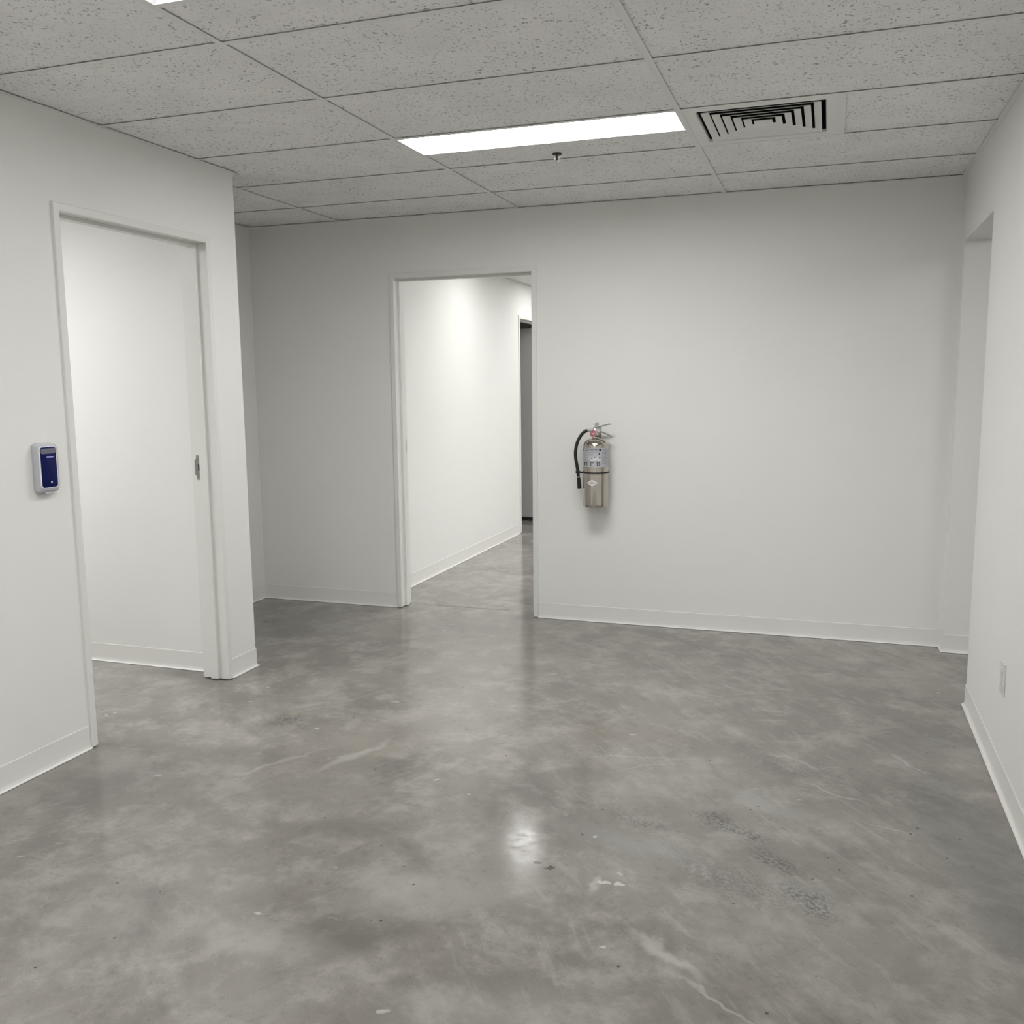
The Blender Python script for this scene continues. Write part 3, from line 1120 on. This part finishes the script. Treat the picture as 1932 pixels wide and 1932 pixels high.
# valve, gauge, levers
vx, vy = EX - 0.004, EY
bb = MB()
bb.lathe([(0.0215, 1.1555), (0.0215, 1.162), (0.016, 1.164), (0.0155, 1.178), (0.0185, 1.180), (0.0185, 1.200), (0.015, 1.203), (0.015, 1.206), (0.001, 1.206)], (vx, vy, 0), 32)
bb.box(vx - 0.018, vx + 0.022, vy - 0.013, vy + 0.013, 1.182, 1.204)
vo = bb.build('valve', M['chrome'], E0, smooth=True, bevel=0.0012, segs=1)
bb = MB()
bb.lathe([(0.0225, 1.1560), (0.0225, 1.1600), (0.016, 1.1605), (0.016, 1.1560)], (vx, vy, 0), 32)
bb.build('collar', M['rubber'], E0, smooth=True)
gx, gz, gy = vx - 0.004, 1.176, vy - 0.018
bb = MB()
bb.lathe([(0.0001, 0), (0.0205, 0), (0.0215, -0.002), (0.0215, -0.010), (0.0190, -0.0115), (0.0185, -0.010), (0.0001, -0.010)], (gx, gy, gz), 36, axis='Y')
ga = bb.build('gauge', M['chrome'], E0, smooth=True)
bb = MB()
bb.lathe([(0.0001, -0.0102), (0.0182, -0.0102), (0.0182, -0.0108), (0.0001, -0.0108)], (gx, gy, gz), 36, axis='Y')
bb.build('gauge_face', M['gauge_red'], ga)
bb = MB()
for (ang, ln_) in ((0.35, 0.012), (2.7, 0.010), (-1.3, 0.011)):
    dx, dz = cos(ang), sin(ang)
    bb.loft([[Vector((gx - dz * 0.0011 + k * dx * ln_, gy - 0.0114, gz + dx * 0.0011 + k * dz * ln_)),
              Vector((gx + dz * 0.0011 + k * dx * ln_, gy - 0.0114, gz - dx * 0.0011 + k * dz * ln_)),
              Vector((gx + dz * 0.0011 + k * dx * ln_, gy - 0.0109, gz - dx * 0.0011 + k * dz * ln_)),
              Vector((gx - dz * 0.0011 + k * dx * ln_, gy - 0.0109, gz + dx * 0.0011 + k * dz * ln_))] for k in (0.1, 1.0)])
bb.build('gauge_needle', M['glass_white'], ga)


def lever(pts, w0, w1, th, name, mat):
    """channel shaped lever: thick plate following (x, z) points"""
    bb_ = MB()
    n_ = len(pts)
    rings_ = []
    for i_, (x_, z_) in enumerate(pts):
        wd_ = w0 + (w1 - w0) * i_ / (n_ - 1)
        rings_.append([Vector((x_, vy - wd_, z_ - 0.004)), Vector((x_, vy - wd_, z_ + th)), Vector((x_, vy + wd_, z_ + th)), Vector((x_, vy + wd_, z_ - 0.004)),
                       Vector((x_, vy + wd_ - 0.002, z_ - 0.004)), Vector((x_, vy + wd_ - 0.002, z_ + th - 0.002)), Vector((x_, vy - wd_ + 0.002, z_ + th - 0.002)), Vector((x_, vy - wd_ + 0.002, z_ - 0.004))])
    bb_.loft(rings_)
    return bb_.build(name, mat, E0, smooth=True, angle=30)


lever([(vx - 0.004, 1.208), (vx + 0.010, 1.212), (vx + 0.022, 1.213), (vx + 0.045, 1.220), (vx + 0.070, 1.227), (vx + 0.088, 1.231), (vx + 0.094, 1.230)], 0.007, 0.009, 0.003, 'upper_lever', M['lever'])
lever([(vx + 0.010, 1.192), (vx + 0.030, 1.188), (vx + 0.050, 1.181), (vx + 0.070, 1.174), (vx + 0.088, 1.165), (vx + 0.100, 1.154)], 0.010, 0.012, 0.003, 'carrying_handle', M['lever'])
bb = MB()
bb.prism([(-0.003, 0), (0.016, 0), (0.021, 0.014), (0.018, 0.027), (0.012, 0.029), (-0.003, 0.022), (-0.005, 0.012)], (vx + 0.004, vy - 0.008, 1.214), (1, 0, 0), (0, 0, 1), -0.0018)
tg = bb.build('inspection_tab', M['steel'], E0, bevel=0.0006, segs=1)
bb = MB()
ring = [(vx + 0.004 + 0.010 * cos(2 * pi * k / 20), vy - 0.016, 1.208 + 0.010 * sin(2 * pi * k / 20)) for k in range(21)]
bb.tube(ring, 0.0012, 8)
bb.tube([(vx + 0.006, vy - 0.017, 1.2035), (vx + 0.006, vy + 0.016, 1.2035)], 0.0018, 8)
bb.build('pull_pin', M['chrome'], E0, smooth=True)
bb = MB()
bb.tube([(vx + 0.024, vy - 0.014, 1.190), (vx + 0.024, vy + 0.014, 1.190)], 0.008, 16)
bb.tube([(vx + 0.016, vy - 0.012, 1.207), (vx + 0.016, vy + 0.012, 1.207)], 0.004, 12)
bb.build('pivot', M['chrome'], E0, smooth=True)

# hose
bb = MB()
bb.tube([(vx - 0.016, vy, 1.193), (vx - 0.024, vy, 1.193), (vx - 0.054, vy, 1.192)], 0.0085, 16)
bb.build('hose_coupling', M['chrome'], E0, smooth=True)
ctrl = [(vx - 0.048, vy, 1.1925), (vx - 0.060, vy - 0.004, 1.187), (vx - 0.078, vy - 0.012, 1.170), (vx - 0.100, vy - 0.022, 1.130),
        (vx - 0.112, vy - 0.028, 1.080), (vx - 0.112, vy - 0.030, 1.030), (vx - 0.104, vy - 0.030, 0.985), (HX + 0.0005, HY, 0.950), (HX + 0.002, HY, 0.930), (HX + 0.003, HY, 0.918)]


def catmull(c_, n_=8):
    out = []
    c_ = [Vector(p) for p in c_]
    c_ = [c_[0] * 2 - c_[1]] + c_ + [c_[-1] * 2 - c_[-2]]
    for i_ in range(1, len(c_) - 2):
        for k_ in range(n_):
            t_ = k_ / n_
            p0, p1, p2, p3 = c_[i_ - 1:i_ + 3]
            out.append(0.5 * ((2 * p1) + (p2 - p0) * t_ + (2 * p0 - 5 * p1 + 4 * p2 - p3) * t_ * t_ + (3 * p1 - p0 - 3 * p2 + p3) * t_ ** 3))
    out.append(c_[-2])
    return out


bb = MB()
bb.tube(catmull(ctrl), 0.0098, 18)
ho = bb.build('hose', M['rubber'], E0, smooth=True)
ho['label'] = 'black rubber discharge hose'
bb = MB()
bb.tube([(HX + 0.003, HY, 0.928), (HX + 0.004, HY, 0.912)], 0.0072, 16)
bb.build('nozzle_coupling', M['chrome'], E0, smooth=True)
bb = MB()
bb.tube([(HX + 0.004, HY, 0.912), (HX + 0.006, HY, 0.895), (HX + 0.010, HY, 0.846), (HX + 0.0103, HY, 0.843)], 0.009, 18, rad=[0.0105, 0.0115, 0.0125, 0.011])
bb.build('nozzle', M['rubber'], E0, smooth=True)
# wall hook behind the neck
bb = MB()
bb.box(EX - 0.016, EX + 0.016, W - 0.0030, W - 0.0004, 1.10, 1.21)
bb.box(EX - 0.010, EX + 0.010, EY + 0.014, W - 0.002, 1.166, 1.172)
bb.build('wall_hook', M['steel'], E0)
tag(E0, 'stainless steel fire extinguisher with black hose hanging on the back wall', 'fire extinguisher')
